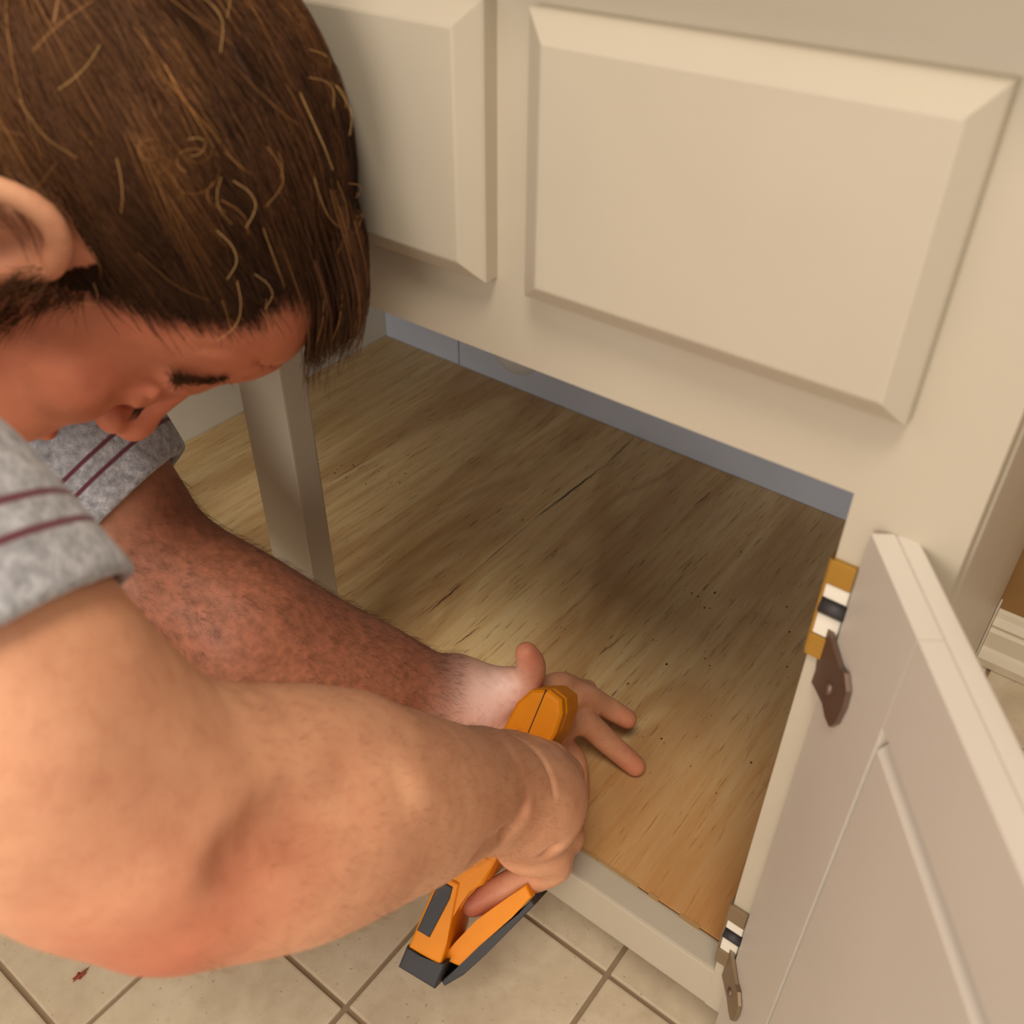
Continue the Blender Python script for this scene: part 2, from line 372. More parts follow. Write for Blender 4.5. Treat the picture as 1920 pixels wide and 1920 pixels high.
# hinges (self-closing, brass frame leaf with white roller and bronze leaf on the door)
LP_ = [ondoor(u, v) for u, v in ((1553, 1140), (1566, 1150), (1578, 1195), (1590, 1236), (1601, 1246), (1605, 1280), (1597, 1312), (1582, 1342), (1570, 1348), (1562, 1330), (1557, 1302), (1543, 1276), (1536, 1264), (1545, 1242), (1549, 1200))]
LTOP = LP_[0][1]; LEAF = [(x, z - LTOP) for x, z in LP_][::-1]; LC = (lambda p: (p[0], p[1] - LTOP))(ondoor(1571, 1275)); sc_ = 1.0
print('leaf', LEAF)
M_DULL = mat_simple('dull_bronze', srgb(150, 128, 100), .5, .6)
def hinge(z0, z1, lab):
    h = bpy.data.objects.new('hinge', None); COL.objects.link(h); h.parent = cab; h.matrix_parent_inverse = WM(cab).inverted(); h.location = (O2, YF, z0)
    h.empty_display_size = .02
    if lab: h['label'] = lab
    L_ = z1 - z0; q = L_ * .23; MB = M_BRASS if lab.startswith('upper') else M_DULL
    x0, x1 = O2 - .0012, H0[0] - .0015
    box('frame_leaf', (x0 - .0008, YF - .001, z0 + .001), (x0 + .0008, YF + TH - .001, z1 - .001), MB, h, .0003)
    box('knuckle', (x0, YF - .0030, z1 - q), (x1, YF - .0003, z1), MB, h, .0006)
    box('knuckle', (x0, YF - .0030, z0), (x1, YF - .0003, z0 + q), MB, h, .0006)
    box('roller_seat', (x0 + .001, YF - .0022, z1 - q * 1.62), (x1, YF - .0003, z1 - q * 1.04), M_NYLON, h, .0005)
    box('roller_seat', (x0 + .001, YF - .0022, z0 + q * 1.04), (x1, YF - .0003, z0 + q * 1.95), M_NYLON, h, .0005)
    bm = bmesh.new(); tube(bm, [(x0 + .001, YF - .002, z0 + q * 2.35), (x1 + .001, YF - .002, z0 + q * 2.35)], .0036, 12); bm_obj('spring_roller', bm, M_BLACK, h, True)
    # bronze leaf: pointed ornamental outline lying on the back of the door, dropping below the knuckle
    pts = [(x, z * sc_) for x, z in LEAF]
    bm = bmesh.new(); mt = frame_mtx(H0 + V3(0, 0, z0 + q * 1.15) + dn * .0016, dv, V3(0, 0, 1), dn); prism(bm, pts, -.0012, .0012, mt, .0003)
    bm_obj('door_leaf', bm, M_BRONZE if lab.startswith('upper') else M_DULL, h)
    bm = bmesh.new(); sp = H0 + V3(0, 0, z0 + q * 1.15 + LC[1] * sc_) + dv * LC[0]
    tube(bm, [sp + dn * .001, sp + dn * .0038, sp + dn * .0046], [.0034, .0031, .0018], 14); bm_obj('screw', bm, M_BRONZE, h, True)
za = onface(1585, 1052, YF)[1]; zb_ = onface(1535, 1228, YF)[1]
hinge(zb_, za, 'upper brass hinge')
zc = onface(1385, 1700, YF)[1]; zd = onface(1355, 1795, YF)[1]
hinge(zd - .004, zc, 'lower dull hinge')
print('hinge z', za, zb_, zc, zd)

# ------------------------------------------------------------------ dry leaf scrap on the tile
def onz(u, v, z):
    r = MC.T @ V3((u - 960) / F_PX, (v - 960) / F_PX, 1); return r * ((z - CAM_H) / r[2]) + CAM
lc = onz(150, 1830, .001); bm = bmesh.new()
out = [(0, .0095), (.0012, .005), (.0042, .0042), (.0036, .001), (.0052, -.002), (.0016, -.0035), (.0008, -.0075), (-.0016, -.005), (-.0048, -.0066), (-.0034, -.0022), (-.0056, .0010), (-.0022, .0022), (-.0014, .006)]
vs = [bm.verts.new((lc[0] + x * .62, lc[1] + y * .9, .0012 + random.uniform(0, .0016))) for x, y in out]; c = bm.verts.new((lc[0], lc[1], .0034))
for i in range(len(vs)): bm.faces.new((vs[i], vs[(i + 1) % len(vs)], c))
o = bm_obj('leaf_scrap', bm, M_LEAF); m = o.modifiers.new('s', 'SOLIDIFY'); m.thickness = .0005
tag(o, 'tiny reddish brown dry leaf scrap on the tile floor below the bare elbow', 'leaf')
# ================================================================== signed-distance sculpting
def smin(a, b, k):
    h = np.clip(.5 + .5 * (b - a) / k, 0, 1); return b + (a - b) * h - k * h * (1 - h)
class SDF:
    def __init__(s): s.ops = []
    def cap(s, a, b, ra, rb, k=.008, mode='+', flat=None):
        s.ops.append(('cap', np.array(a, float), np.array(b, float), ra, rb, k, mode)); return s
    def ell(s, c, r, Rm=None, k=.008, mode='+'):
        s.ops.append(('ell', np.array(c, float), np.array(r, float), np.eye(3) if Rm is None else np.array(Rm, float), 0, k, mode)); return s
    def chain(s, pts, rs, k=.008, mode='+'):
        q = smooth_curve(np.hstack([np.array(pts, float), np.array(rs, float)[:, None]]), 4) if len(pts) > 2 else np.hstack([np.array(pts, float), np.array(rs, float)[:, None]])
        s.ops.append(('chn', q[:, :3], q[:, 3] + k * (.10 if k < .012 else -.02), 0, 0, k, mode)); return s
    def bounds(s):
        if getattr(s, 'nb', -1) != len(s.ops):
            lo = []; hi = []
            for op in s.ops:
                if op[0] == 'chn':
                    R_ = max(op[2]) + op[5] * 1.5 + .012; lo.append(op[1].min(0) - R_); hi.append(op[1].max(0) + R_)
                elif op[0] == 'cap':
                    R_ = max(op[3], op[4]) + op[5] * 1.5 + .012; lo.append(np.minimum(op[1], op[2]) - R_); hi.append(np.maximum(op[1], op[2]) + R_)
                else:
                    R_ = max(op[2]) + op[5] * 1.5 + .012; lo.append(op[1] - R_); hi.append(op[1] + R_)
            s.lo = np.array(lo); s.hi = np.array(hi); s.nb = len(s.ops)
    def __call__(s, P):
        s.bounds(); d = np.full(len(P), .15); s.rec(P, np.arange(len(P)), np.arange(len(s.ops)), d); return d
    def rec(s, P, I, O, d):
        if len(I) == 0: return
        Q = P[I]; lo = Q.min(0); hi = Q.max(0); O = O[np.all((s.lo[O] < hi) & (s.hi[O] > lo), axis=1)]
        if len(O) == 0: return
        if len(I) > 3000 and len(O) > 2:
            ax = int(np.argmax(hi - lo)); m = Q[:, ax] < (lo[ax] + hi[ax]) / 2
            if m.any() and not m.all(): s.rec(P, I[m], O, d); s.rec(P, I[~m], O, d); return
        r = np.full(len(I), .15)
        for o_ in O:
            op = s.ops[o_]; k = op[5]; mode = op[6]
            m = np.all((Q > s.lo[o_]) & (Q < s.hi[o_]), axis=1); X = Q[m]
            if len(X) == 0: continue
            if op[0] == 'chn':
                e = np.full(len(X), 9.0)
                for a, b, ra, rb in zip(op[1][:-1], op[1][1:], op[2][:-1], op[2][1:]):
                    ba = b - a; t = np.clip(((X - a) @ ba) / (ba @ ba + 1e-12), 0, 1)
                    c_ = np.linalg.norm(X - a - t[:, None] * ba, axis=1) - (ra + (rb - ra) * t)
                    e = smin(e, c_, .008) if k > .010 else np.minimum(e, c_)
            elif op[0] == 'cap':
                a, b, ra, rb = op[1:5]; ba = b - a; t = np.clip(((X - a) @ ba) / (ba @ ba + 1e-12), 0, 1)
                e = np.linalg.norm(X - a - t[:, None] * ba, axis=1) - (ra + (rb - ra) * t)
            else:
                L = (X - op[1]) @ op[3]; k0 = np.linalg.norm(L / op[2], axis=1); k1 = np.linalg.norm(L / (op[2] * op[2]), axis=1)
                e = np.where(k0 < 1e-6, -min(op[2]), k0 * (k0 - 1) / (k1 + 1e-9))
            if mode == '+': r[m] = smin(r[m], e, k)
            else: r[m] = -smin(-r[m], e, k)
        d[I] = r
def cells_key(c): c = c.astype(np.int64) + 4096; return (c[:, 0] << 40) | (c[:, 1] << 20) | c[:, 2]
OFF8 = np.array([[i, j, k] for i in (0, 1) for j in (0, 1) for k in (0, 1)])
def polygonize(f, lo, hi, h, levels=4, slack=1.6):
    lo = np.array(lo, float); H = h * 2 ** levels
    n = np.ceil((np.array(hi) - lo) / H).astype(int)
    c = np.stack(np.meshgrid(*[np.arange(x) for x in n], indexing='ij'), -1).reshape(-1, 3); sz = H
    for lv in range(levels + 1):
        d = f(lo + (c + .5) * sz); c = c[np.abs(d) < sz * .87 * slack + .004 * (lv < levels)]
        if lv < levels: c = (c[:, None, :] * 2 + OFF8[None]).reshape(-1, 3); sz /= 2
    corners = (c[:, None, :] + OFF8[None]).reshape(-1, 3); key = cells_key(corners)
    uk, idx, inv = np.unique(key, return_index=True, return_inverse=True)
    dv_ = f(lo + corners[idx] * h); D = dv_[inv].reshape(-1, 8)
    act = (D.min(1) < 0) & (D.max(1) >= 0); c = c[act]; D = D[act]
    acc = np.zeros((len(c), 3)); cnt = np.zeros(len(c))
    for a in range(8):
        for b in range(a + 1, 8):
            if np.abs(OFF8[a] - OFF8[b]).sum() != 1: continue
            m = (D[:, a] < 0) != (D[:, b] < 0); t = D[m, a] / (D[m, a] - D[m, b])
            acc[m] += OFF8[a] + t[:, None] * (OFF8[b] - OFF8[a]); cnt[m] += 1
    verts = lo + (c + acc / cnt[:, None]) * h
    ck = cells_key(c); o = np.argsort(ck); cs = ck[o]
    def look(cc):
        k = cells_key(cc); p = np.searchsorted(cs, k); p = np.clip(p, 0, len(cs) - 1); return np.where(cs[p] == k, o[p], -1)
    quads = []
    idx8 = {tuple(v): i for i, v in enumerate(OFF8)}
    for ax in range(3):
        e = np.zeros(3, int); e[ax] = 1; u = np.zeros(3, int); u[(ax + 1) % 3] = 1; v = np.zeros(3, int); v[(ax + 2) % 3] = 1
        d0 = D[:, 0]; d1 = D[:, idx8[tuple(e)]]; m = (d0 < 0) != (d1 < 0)
        cc = c[m]; q = np.stack([look(cc), look(cc - u), look(cc - u - v), look(cc - v)], 1)
        ok = (q >= 0).all(1); q = q[ok]; flip = (d0[m] < 0)[ok]; q[~flip] = q[~flip][:, ::-1]; quads.append(q)
    return verts, np.vstack(quads)
def relax(V, Fq, it=2, lam=.5):
    E_ = np.vstack([Fq[:, [0, 1]], Fq[:, [1, 2]], Fq[:, [2, 3]], Fq[:, [3, 0]]]); E_ = np.vstack([E_, E_[:, ::-1]])
    for _ in range(it):
        S = np.zeros_like(V); n = np.bincount(E_[:, 0], minlength=len(V))
        for k in range(3): S[:, k] = np.bincount(E_[:, 0], V[E_[:, 1], k], minlength=len(V))
        V = V * (1 - lam) + lam * S / np.maximum(n, 1)[:, None]
    return V
def np_mesh(name, V, Fq):
    me = bpy.data.meshes.new(name); me.vertices.add(len(V)); me.vertices.foreach_set('co', V.astype(np.float32).ravel())
    k = Fq.shape[1]; me.loops.add(len(Fq) * k); me.loops.foreach_set('vertex_index', Fq.astype(np.int32).ravel())
    me.polygons.add(len(Fq)); me.polygons.foreach_set('loop_start', np.arange(0, len(Fq) * k, k, dtype=np.int32))
    me.update(calc_edges=True); me.validate(); return me
def vattr(me, name, vals):
    a = me.attributes.new(name, 'FLOAT', 'POINT'); a.data.foreach_set('value', np.asarray(vals, np.float32))
def ss(x, a, b): t = np.clip((x - a) / (b - a), 0, 1); return t * t * (3 - 2 * t)
def grad(f, P, e=.0006):
    g = np.stack([f(P + e * np.eye(3)[i]) - f(P - e * np.eye(3)[i]) for i in range(3)], 1); return g / (np.linalg.norm(g, axis=1)[:, None] + 1e-9)

# ================================================================== pose
HR = V3(.7137, -.6996, .0354); HF = V3(.1849, .1394, -.9728); HU = V3(.6757, .7008, .2288)
HM = np.stack([HR, HF, HU], 1); U_, _, V_ = np.linalg.svd(HM); HM = U_ @ V_; HE = V3(-.4208, .2048, .6315)
def hd(x, y, z): return HE + HM @ V3(x, y, z)      # head space: x right ear, y face forward, z crown
def tohead(P): return (P - HE) @ HM
B = SDF()
def hell(c, r, k=.01, mode='+', rot=None):
    R_ = HM if rot is None else HM @ np.array(rot); B.ell(hd(*c), r, R_, k, mode)
def hcap(a, b, ra, rb, k=.006, mode='+'): B.cap(hd(*a), hd(*b), ra, rb, k, mode)
def rx(a): c, s_ = math.cos(a), math.sin(a); return [[1, 0, 0], [0, c, -s_], [0, s_, c]]
def rz(a): c, s_ = math.cos(a), math.sin(a); return [[c, -s_, 0], [s_, c, 0], [0, 0, 1]]
def ry(a): c, s_ = math.cos(a), math.sin(a); return [[c, 0, s_], [0, 1, 0], [-s_, 0, c]]
# skull and face
hell((0, -.012, .050), (.075, .096, .084)); hell((0, .040, .062), (.060, .0625, .044), .015)
hell((0, .050, .052), (.064, .045, .056), .02)
hell((0, .040, -.018), (.060, .056, .080), .02)
hell((0, .060, -.088), (.036, .034, .030), .02)
for s in (-1, 1):
    hcap((s * .058, .0, -.045), (s * .026, .070, -.095), .018, .016, .02)       # jaw line
    hell((s * .046, .064, -.012), (.022, .022, .018), None or .014)             # cheekbone
    hell((s * .040, .070, -.045), (.022, .020, .024), .016)                     # cheek
    hcap((s * .010, .094, .030), (s * .050, .078, .034), .0095, .008, .010)     # brow ridge
    hell((s * .033, .104, .012), (.0155, .0115, .0115), .009, '-')                # eye socket
    hell((s * .032, .0810, .010), (.0140, .0128, .0118), .006)                  # closed lowered lid over the eye
    hcap((s * .019, .0945, .0085), (s * .045, .087, .0075), .0022, .0018, .003)  # lash line lid edge
    hcap((s * .030, .092, .0215), (s * .047, .083, .018), .0035, .003, .005)     # upper lid fold
hcap((0, .096, .030), (0, .112, -.010), .0080, .0085, .008)
hell((0, .1145, -.0165), (.0125, .0120, .0115), .007)
for s in (-1, 1):
    hell((s * .0125, .1035, -.0205), (.0078, .0105, .0080), .004)
    hell((s * .0062, .108, -.030), (.0035, .0050, .0035), .002, '-')
hcap((-.020, .0985, -.050), (.020, .0985, -.050), .0055, .0055, .007); hcap((-.016, .0965, -.060), (.016, .0965, -.060), .0062, .0062, .007)
hcap((-.024, .104, -.0553), (.024, .104, -.0553), .0016, .0016, .003, '-')
# forehead creases (right temple side shows them)
for zc_, a0 in ((.062, .4), (.053, .45), (.071, .5)):
    pts = [(math.sin(t) * .060, .052 + math.cos(t) * .0475, zc_ + .003 * math.sin(5 * t)) for t in np.linspace(-.9, .95, 8)]
    for p, q in zip(pts, pts[1:]): hcap(p, q, .0012, .0012, .003, '-')
for t in (.0, .004, -.004):
    hcap((.050, .080, .010 + t), (.060, .066, .013 + t * 3.2), .0009, .0007, .002, '-')
# ears
for s in (-1, 1):
    rot = np.array(rz(-s * .35)) @ np.array(rx(-.12))
    hell((s * .0765, -.014, -.002), (.0075, .0185, .031), .005, '+', rot)
    hell((s * .0850, -.009, .002), (.0060, .0115, .020), .003, '-', rot)
    hel = [(.077, .004, .006), (.081, .006, .019), (.086, -.003, .029), (.090, -.016, .031), (.0945, -.029, .022), (.0945, -.033, .006), (.090, -.029, -.012), (.083, -.018, -.026), (.078, -.006, -.033), (.075, .001, -.030)]
    hp = smooth_curve([(s * x, y, z) for x, y, z in hel], 3)
    for p, q in zip(hp, hp[1:]): hcap(p, q, .0042, .0042, .003)
    hcap((s * .079, .0035, -.004), (s * .080, .0025, .004), .0042, .004, .003)   # tragus
    hell((s * .076, -.004, -.029), (.0055, .0085, .0085), .004)
# neck and trunk (body inside the shirt), kneeling legs
NB = HE - HM[:, 2] * .155 - HM[:, 1] * .030
RSH = V3(-.345, .010, .650); LSH = V3(-.635, .225, .585)
B.chain([hd(0, -.030, -.020), hd(0, -.038, -.085), NB], [.056, .056, .062], .03)
TD = -(HM[:, 2] * np.array([1, 1, 0])); TD /= np.linalg.norm(TD)             # trunk runs back from the cabinet
CH = NB + TD * .14 + V3(0, 0, -.03); WA = NB + TD * .36 + V3(0, 0, -.06); HP = NB + TD * .52 + V3(0, 0, -.13)
Y_ = np.cross(V3(0, 0, 1), TD); RT = np.stack([TD, Y_, V3(0, 0, 1)], 1)
B.chain([NB, RSH], [.05, .052], .04); B.chain([NB, LSH], [.05, .050], .04)
B.ell(CH, (.17, .165, .105), RT, .05); B.ell(WA, (.17, .145, .100), RT, .05); B.ell(HP, (.13, .160, .115), RT, .05)
for s in (-1, 1):
    hp_ = HP + Y_ * s * .09; kn = hp_ - TD * .24 + V3(0, 0, -.42 + .07) ; kn[2] = .062
    an = kn + TD * .40; an[2] = .055
    B.cap(hp_, kn, .085, .060, .04); B.chain([kn, kn + TD * .14 + V3(0, 0, .004), an], [.058, .058, .036], .02); B.cap(an, an + TD * .12 + V3(0, 0, -.02), .034, .026, .02)
# ---- far (left) arm
LE = at(275, 1060, .600); LW = at(842, 1302, .700)
def lerp(a, b, t): return a + (b - a) * t
B.chain([LSH, lerp(LSH, LE, .5), LE], [.054, .050, .043], .02)
B.chain([at(275, 1060, .600), at(430, 1145, .612), at(560, 1212, .640), at(700, 1262, .668), at(800, 1300, .690), at(850, 1302, .703)], [.0400, .0420, .0395, .0335, .0275, .0255], .014)
B.cap(at(470, 1190, .61), at(690, 1310, .655), .036, .026, .02)
# far hand: palm turned to the viewer, heel at the wrist, fingers spread on the plywood
def P_(u, v, d): return at(u, v, d)
B.chain([P_(850, 1308, .706), P_(905, 1325, .722), P_(985, 1352, .742), P_(1040, 1360, .752)], [.0240, .0245, .0205, .0170], .012)
B.chain([P_(860, 1290, .704), P_(910, 1300, .706), P_(955, 1290, .704)], [.0215, .0205, .0150], .010)   # thenar pad
B.cap(P_(900, 1370, .728), P_(1010, 1410, .752), .019, .0150, .012)                                   # little-finger heel
def finger(S, pts, rs, k=.0045, nail=None):
    S.chain(pts, rs, k)
finger(B, [P_(950, 1290, .703), P_(988, 1274, .697), P_(995, 1248, .690), P_(987, 1224, .684)], [.0130, .0112, .0106, .0078], .005)   # thumb, tip up
finger(B, [P_(1010, 1300, .735), P_(1052, 1284, .752), P_(1080, 1290, .772), P_(1103, 1291, .790)], [.0115, .0102, .0082, .0072])
finger(B, [P_(1035, 1325, .745), P_(1090, 1304, .762), P_(1135, 1325, .782), P_(1176, 1348, .787)], [.0115, .0100, .0092, .0080])
finger(B, [P_(1045, 1355, .748), P_(1098, 1356, .762), P_(1142, 1394, .776), P_(1191, 1436, .778)], [.0118, .0104, .0095, .0084])
finger(B, [P_(1035, 1395, .748), P_(1073, 1420, .758), P_(1084, 1462, .765), P_(1087, 1500, .766)], [.0112, .0096, .0086, .0074])
# ---- near (right) arm
RE = at(226, 1532, .335)
B.chain([RSH, at(-250, 1090, .285), at(-20, 1350, .305), at(150, 1495, .325), RE], [.054, .050, .045, .041, .037], .02)
B.cap(at(50, 1325, .300), at(245, 1430, .338), .038, .034, .03)                 # biceps
B.cap(at(-60, 1400, .315), at(190, 1540, .335), .034, .032, .02)                # triceps
B.ell(at(310, 1678, .350), (.021, .021, .021), None, .02)                        # point of the elbow
B.chain([at(250, 1530, .345), at(400, 1545, .375), at(540, 1530, .405), at(660, 1510, .440), at(770, 1500, .485), at(850, 1488, .530), at(895, 1480, .560)],
        [.041, .0480, .0510, .0475, .0420, .0355, .0320], .02)
B.cap(at(420, 1450, .372), at(640, 1436, .430), .0300, .0270, .02)                # brachioradialis along the top
B.cap(at(330, 1620, .360), at(620, 1585, .430), .0290, .0240, .018)               # ulnar flexors below
B.cap(at(430, 1660, .372), at(760, 1535, .470), .018, .014, .012)
# near hand: fist closed round the tool, back of the hand to the viewer
B.chain([at(895, 1480, .560), at(950, 1490, .588), at(1005, 1500, .612)], [.0320, .0345, .0330], .014)
B.ell(at(985, 1500, .612), (.034, .040, .026), MC.T, .012)
B.ell(at(1000, 1590, .632), (.026, .018, .022), MC.T, .012)
kn4 = [((1028, 1432, .636), (1062, 1455, .664), (1050, 1462, .694), (1010, 1466, .705)),
       ((1040, 1484, .630), (1070, 1510, .656), (1052, 1516, .690), (1005, 1520, .700)),
       ((1036, 1540, .626), (1062, 1568, .648), (1042, 1580, .682), (990, 1584, .692))]
for q in kn4: finger(B, [at(*p) for p in q], [.0150, .0125, .0108, .0092], .006)
finger(B, [at(1010, 1585, .624), at(1038, 1618, .640), at(985, 1648, .660), at(925, 1676, .668), at(886, 1694, .670)], [.0140, .0128, .0112, .0100, .0088], .006)
finger(B, [at(945, 1420, .595), at(965, 1410, .640), at(985, 1425, .690), at(1025, 1440, .706)], [.0165, .0135, .0115, .0095], .006)   # thumb behind the tool
for s0, s1 in (((900, 1450, .533), (1005, 1440, .590)), ((905, 1490, .530), (1015, 1490, .588)), ((905, 1530, .535), (1010, 1545, .590))):
    B.cap(at(*s0), at(*s1), .0028, .0024, .010)                                   # tendons
for u, v in ((1052, 1590), (1012, 1600)): pass
def surf(u, v, lift=0.0, t0=.12):
    r_ = MC.T @ V3((u - 960) / F_PX, (v - 960) / F_PX, 1); t = t0
    for _ in range(120):
        d = B((CAM + r_ * t)[None])[0]; t += d * .7
        if d < .0003: break
    return CAM + r_ * (t - lift)
# long furrow between the forearm muscles, shallow dips and veins sit on the finished surface
fp = [surf(u, v, .0045) for u, v in ((450, 1610), (520, 1572), (600, 1535), (680, 1500), (760, 1475))]
wp = [surf(u, v, .0030) for u, v in ((905, 1600), (960, 1560), (985, 1530))]
sp_ = [surf(u, v, .0003) for u, v in ((962, 1376), (1000, 1400), (1028, 1440), (1040, 1490))]
kd = surf(1035, 1600, .0020)
for q_, rr_ in ((fp, [.002, .0040, .0060, .0055, .002]),):
    for i in range(len(q_) - 1): B.cap(q_[i], q_[i + 1], rr_[i], rr_[i + 1], .020, '-')
for i in range(3): B.cap(sp_[i], sp_[i + 1], .0010, .0010, .004, '-')
for i in range(2): B.cap(wp[i], wp[i + 1], .0050, .0040, .008, '-')
B.ell(kd, (.006, .006, .006), None, .006, '-')
for q_ in (((385, 624), (430, 634), (470, 648), (505, 660)), ((380, 655), (420, 658), (455, 668), (490, 684)), ((420, 600), (450, 612), (480, 622))):
    w_ = [surf(u, v, .0004) for u, v in q_]; B.chain(w_, [.0003, .0009, .0009, .0004][:len(w_)], .0045, '-')
PRIMS = len(B.ops)
def fbm(P, f0, octs=3, seed=1):
    r_ = np.random.default_rng(seed); out = np.zeros(len(P)); a = 1.0
    for o_ in range(octs):
        for _ in range(4):
            k_ = r_.normal(size=3); k_ /= np.linalg.norm(k_); out += a * np.sin((P @ k_) * f0 * 2 * math.pi + r_.random() * 6.28) / 4
        f0 *= 2.1; a *= .5
    return out
def body(P): return B(P) + .0003 * fbm(P, 30, 2, 3)
lo = np.array([-1.25, -.65, .0]); hi = np.array([-.10, .60, .80])
# trim regions with finer detail are all polygonised at one resolution; legs/trunk hidden in clothes get a coarse copy
VOX = .0019
bV, bF = polygonize(body, lo, hi, VOX, 4)
bV = relax(bV, bF, 2, .5)
print('body', len(bV), len(bF))
hl = tohead(bV)
# skin tone attributes: 0..1 redness of face, palms, elbow; beard shadow; shade painted on the far arm
facered = ss(-np.linalg.norm((hl - V3(0, .06, 0)) / V3(.11, .10, .14), axis=1), -1.25, -.7)
dist = lambda p: np.linalg.norm(bV - p, axis=1)
elb = np.exp(-(dist(at(300, 1730, .335)) / .045) ** 2)
palm = np.exp(-(dist(P_(900, 1312, .690)) / .030) ** 2) + np.exp(-(dist(P_(945, 1300, .69)) / .018) ** 2) * .6
tips = sum(np.exp(-(dist(at(*p)) / .018) ** 2) for p in ((990, 1225, .68), (1190, 1436, .778), (1176, 1348, .787), (890, 1694, .668), (1087, 1500, .766)))
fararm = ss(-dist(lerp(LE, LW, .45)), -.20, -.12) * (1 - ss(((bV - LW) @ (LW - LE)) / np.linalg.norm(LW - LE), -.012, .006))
beard = ss(-np.linalg.norm((hl - V3(0, .045, -.085)) / V3(.075, .065, .060), axis=1), -1.05, -.8)
shadearm = fararm
me = np_mesh('body', bV, bF)
vattr(me, 'red', np.clip(facered * .8 + elb * .9 + np.clip(tips, 0, 1) * .7, 0, 1)); vattr(me, 'pale', np.clip(palm, 0, 1)); vattr(me, 'arm_shade', np.clip(fararm * .9, 0, 1)); vattr(me, 'beard', beard)
def mat_skin():
    t = NT('skin'); c = t.coord(); n = t.noise(c, 22, 4, .6); n2 = t.noise(c, 160, 3, .6); n3 = t.noise(c, 700, 2)
    col = t.ramp(n, [(.3, srgb(204, 142, 108)), (.7, srgb(226, 168, 130))])
    col = t.mix(t.attr('red'), col, t.ramp(n, [(.3, srgb(186, 96, 70)), (.7, srgb(206, 118, 86))]))
    col = t.mix(t.attr('arm_shade'), col, t.ramp(n2, [(.3, srgb(124, 72, 50)), (.7, srgb(168, 102, 76))]))  # shade over the far forearm painted into its skin colour
    col = t.mix(t.attr('pale'), col, srgb(236, 198, 184))
    col = t.mix(t.ramp(n2, [(.5, g3(0)), (.8, g3(.30))]), col, srgb(176, 100, 72))
    col = t.mix(t.attr('beard'), col, srgb(110, 70, 50))
    t.set(t.b, Base_Color=col, Roughness=.5)
    t.b.inputs['Subsurface Weight'].default_value = .12; t.b.inputs['Subsurface Radius'].default_value = (1, .35, .2); t.b.inputs['Subsurface Scale'].default_value = .006
    t.b.inputs['Specular IOR Level'].default_value = .35
    t.bump(n3, .22, .0008); return t.m
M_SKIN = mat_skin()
man = empty('person', tuple((NB + HP) / 2 * np.array([1, 1, 0])))
tag(man, 'person with swept brown hair and grey tee, bending into the cabinet with both arms forward', 'person')
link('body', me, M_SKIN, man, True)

# ================================================================== clothes
# sleeve hems: planes given by a point and the outward (wrist-ward) normal
def plane3(a, b, c, out):
    n = np.cross(b - a, c - a); n /= np.linalg.norm(n); return (a, n if n @ out > 0 else -n)
rax = lerp(at(-20, 1340, .305), RE, .2) - RSH; rax /= np.linalg.norm(rax)
va = surf(165, 1098) - surf(5, 1172); print('hem r', surf(165, 1098), surf(5, 1172), surf(100, 1130), 'l', surf(240, 925), surf(165, 1000), surf(205, 965)); va /= np.linalg.norm(va); n_ = rax - (rax @ va) * va; 
RH = (surf(100, 1130), n_ / np.linalg.norm(n_))
lax = LE - LSH; lax /= np.linalg.norm(lax); vb = surf(240, 925) - surf(165, 1000); vb /= np.linalg.norm(vb)
n_ = lax - (lax @ vb) * vb; LH = (surf(205, 965), n_ / np.linalg.norm(n_))
S = SDF()
S.chain([NB + TD * .03, RSH + V3(0, 0, .0)], [.050, .066], .04); S.chain([NB + TD * .03, LSH], [.05, .062], .04)
S.chain([RSH, at(-250, 1090, .280), at(-20, 1340, .298), at(130, 1480, .310)], [.066, .0580, .0550, .053], .03)
S.chain([LSH, lerp(LSH, LE, .5), lerp(LSH, LE, 1.1)], [.064, .060, .056], .03)
S.ell(CH, (.19, .180, .118), RT, .06); S.ell(WA, (.19, .160, .112), RT, .06); S.ell(HP + V3(0, 0, .0), (.15, .196, .146), RT, .05)
NK = SDF(); NK.ell(hd(0, .035, -.01), (.080, .105, .140), HM); NK.chain([hd(0, -.02, .05), hd(0, -.036, -.06), NB + V3(0, 0, .01)], [.105, .085, .060], .02)
def shirt(P):
    d = S(P); d = smin(d, np.where(d < .03, B(P) - .0042, .1), .012) + .0016 * fbm(P, 9, 2, 11) + .0006 * fbm(P, 40, 1, 5)
    d = np.maximum(d, -(B(P) - .0022))
    nr = np.linalg.norm(P - RSH, axis=1) < .34; pr_ = (P - RH[0]) @ RH[1]
    right = (np.linalg.norm(P - lerp(RSH, RE, .7), axis=1) < np.linalg.norm(P - CH, axis=1) - .02) & (np.linalg.norm(P - lerp(LSH, LE, .6), axis=1) >= np.linalg.norm(P - lerp(RSH, RE, .6), axis=1))
    d = np.where(right, np.maximum(d, pr_), d)
    left = (np.linalg.norm(P - lerp(LSH, LE, .8), axis=1) < np.linalg.norm(P - CH, axis=1) - .02) & (np.linalg.norm(P - lerp(LSH, LE, .6), axis=1) < np.linalg.norm(P - lerp(RSH, RE, .6), axis=1))
    d = np.where(left, np.maximum(d, (P - LH[0]) @ LH[1]), d)
    d = np.maximum(d, .012 - NK(P))                                         # neck hole
    d = np.maximum(d, np.maximum(.0, 0) + np.where(right | left, -1, (P - (NB - TD * .16)) @ (-TD)))
    d = np.maximum(d, (P - (HP + TD * .01)) @ TD)
    d = np.where(np.linalg.norm(P - HP, axis=1) < .34, np.maximum(d, HP[2] - .085 - P[:, 2]), d)
    return d
sV, sF = polygonize(shirt, lo - .05, hi + .05, .0024, 4)
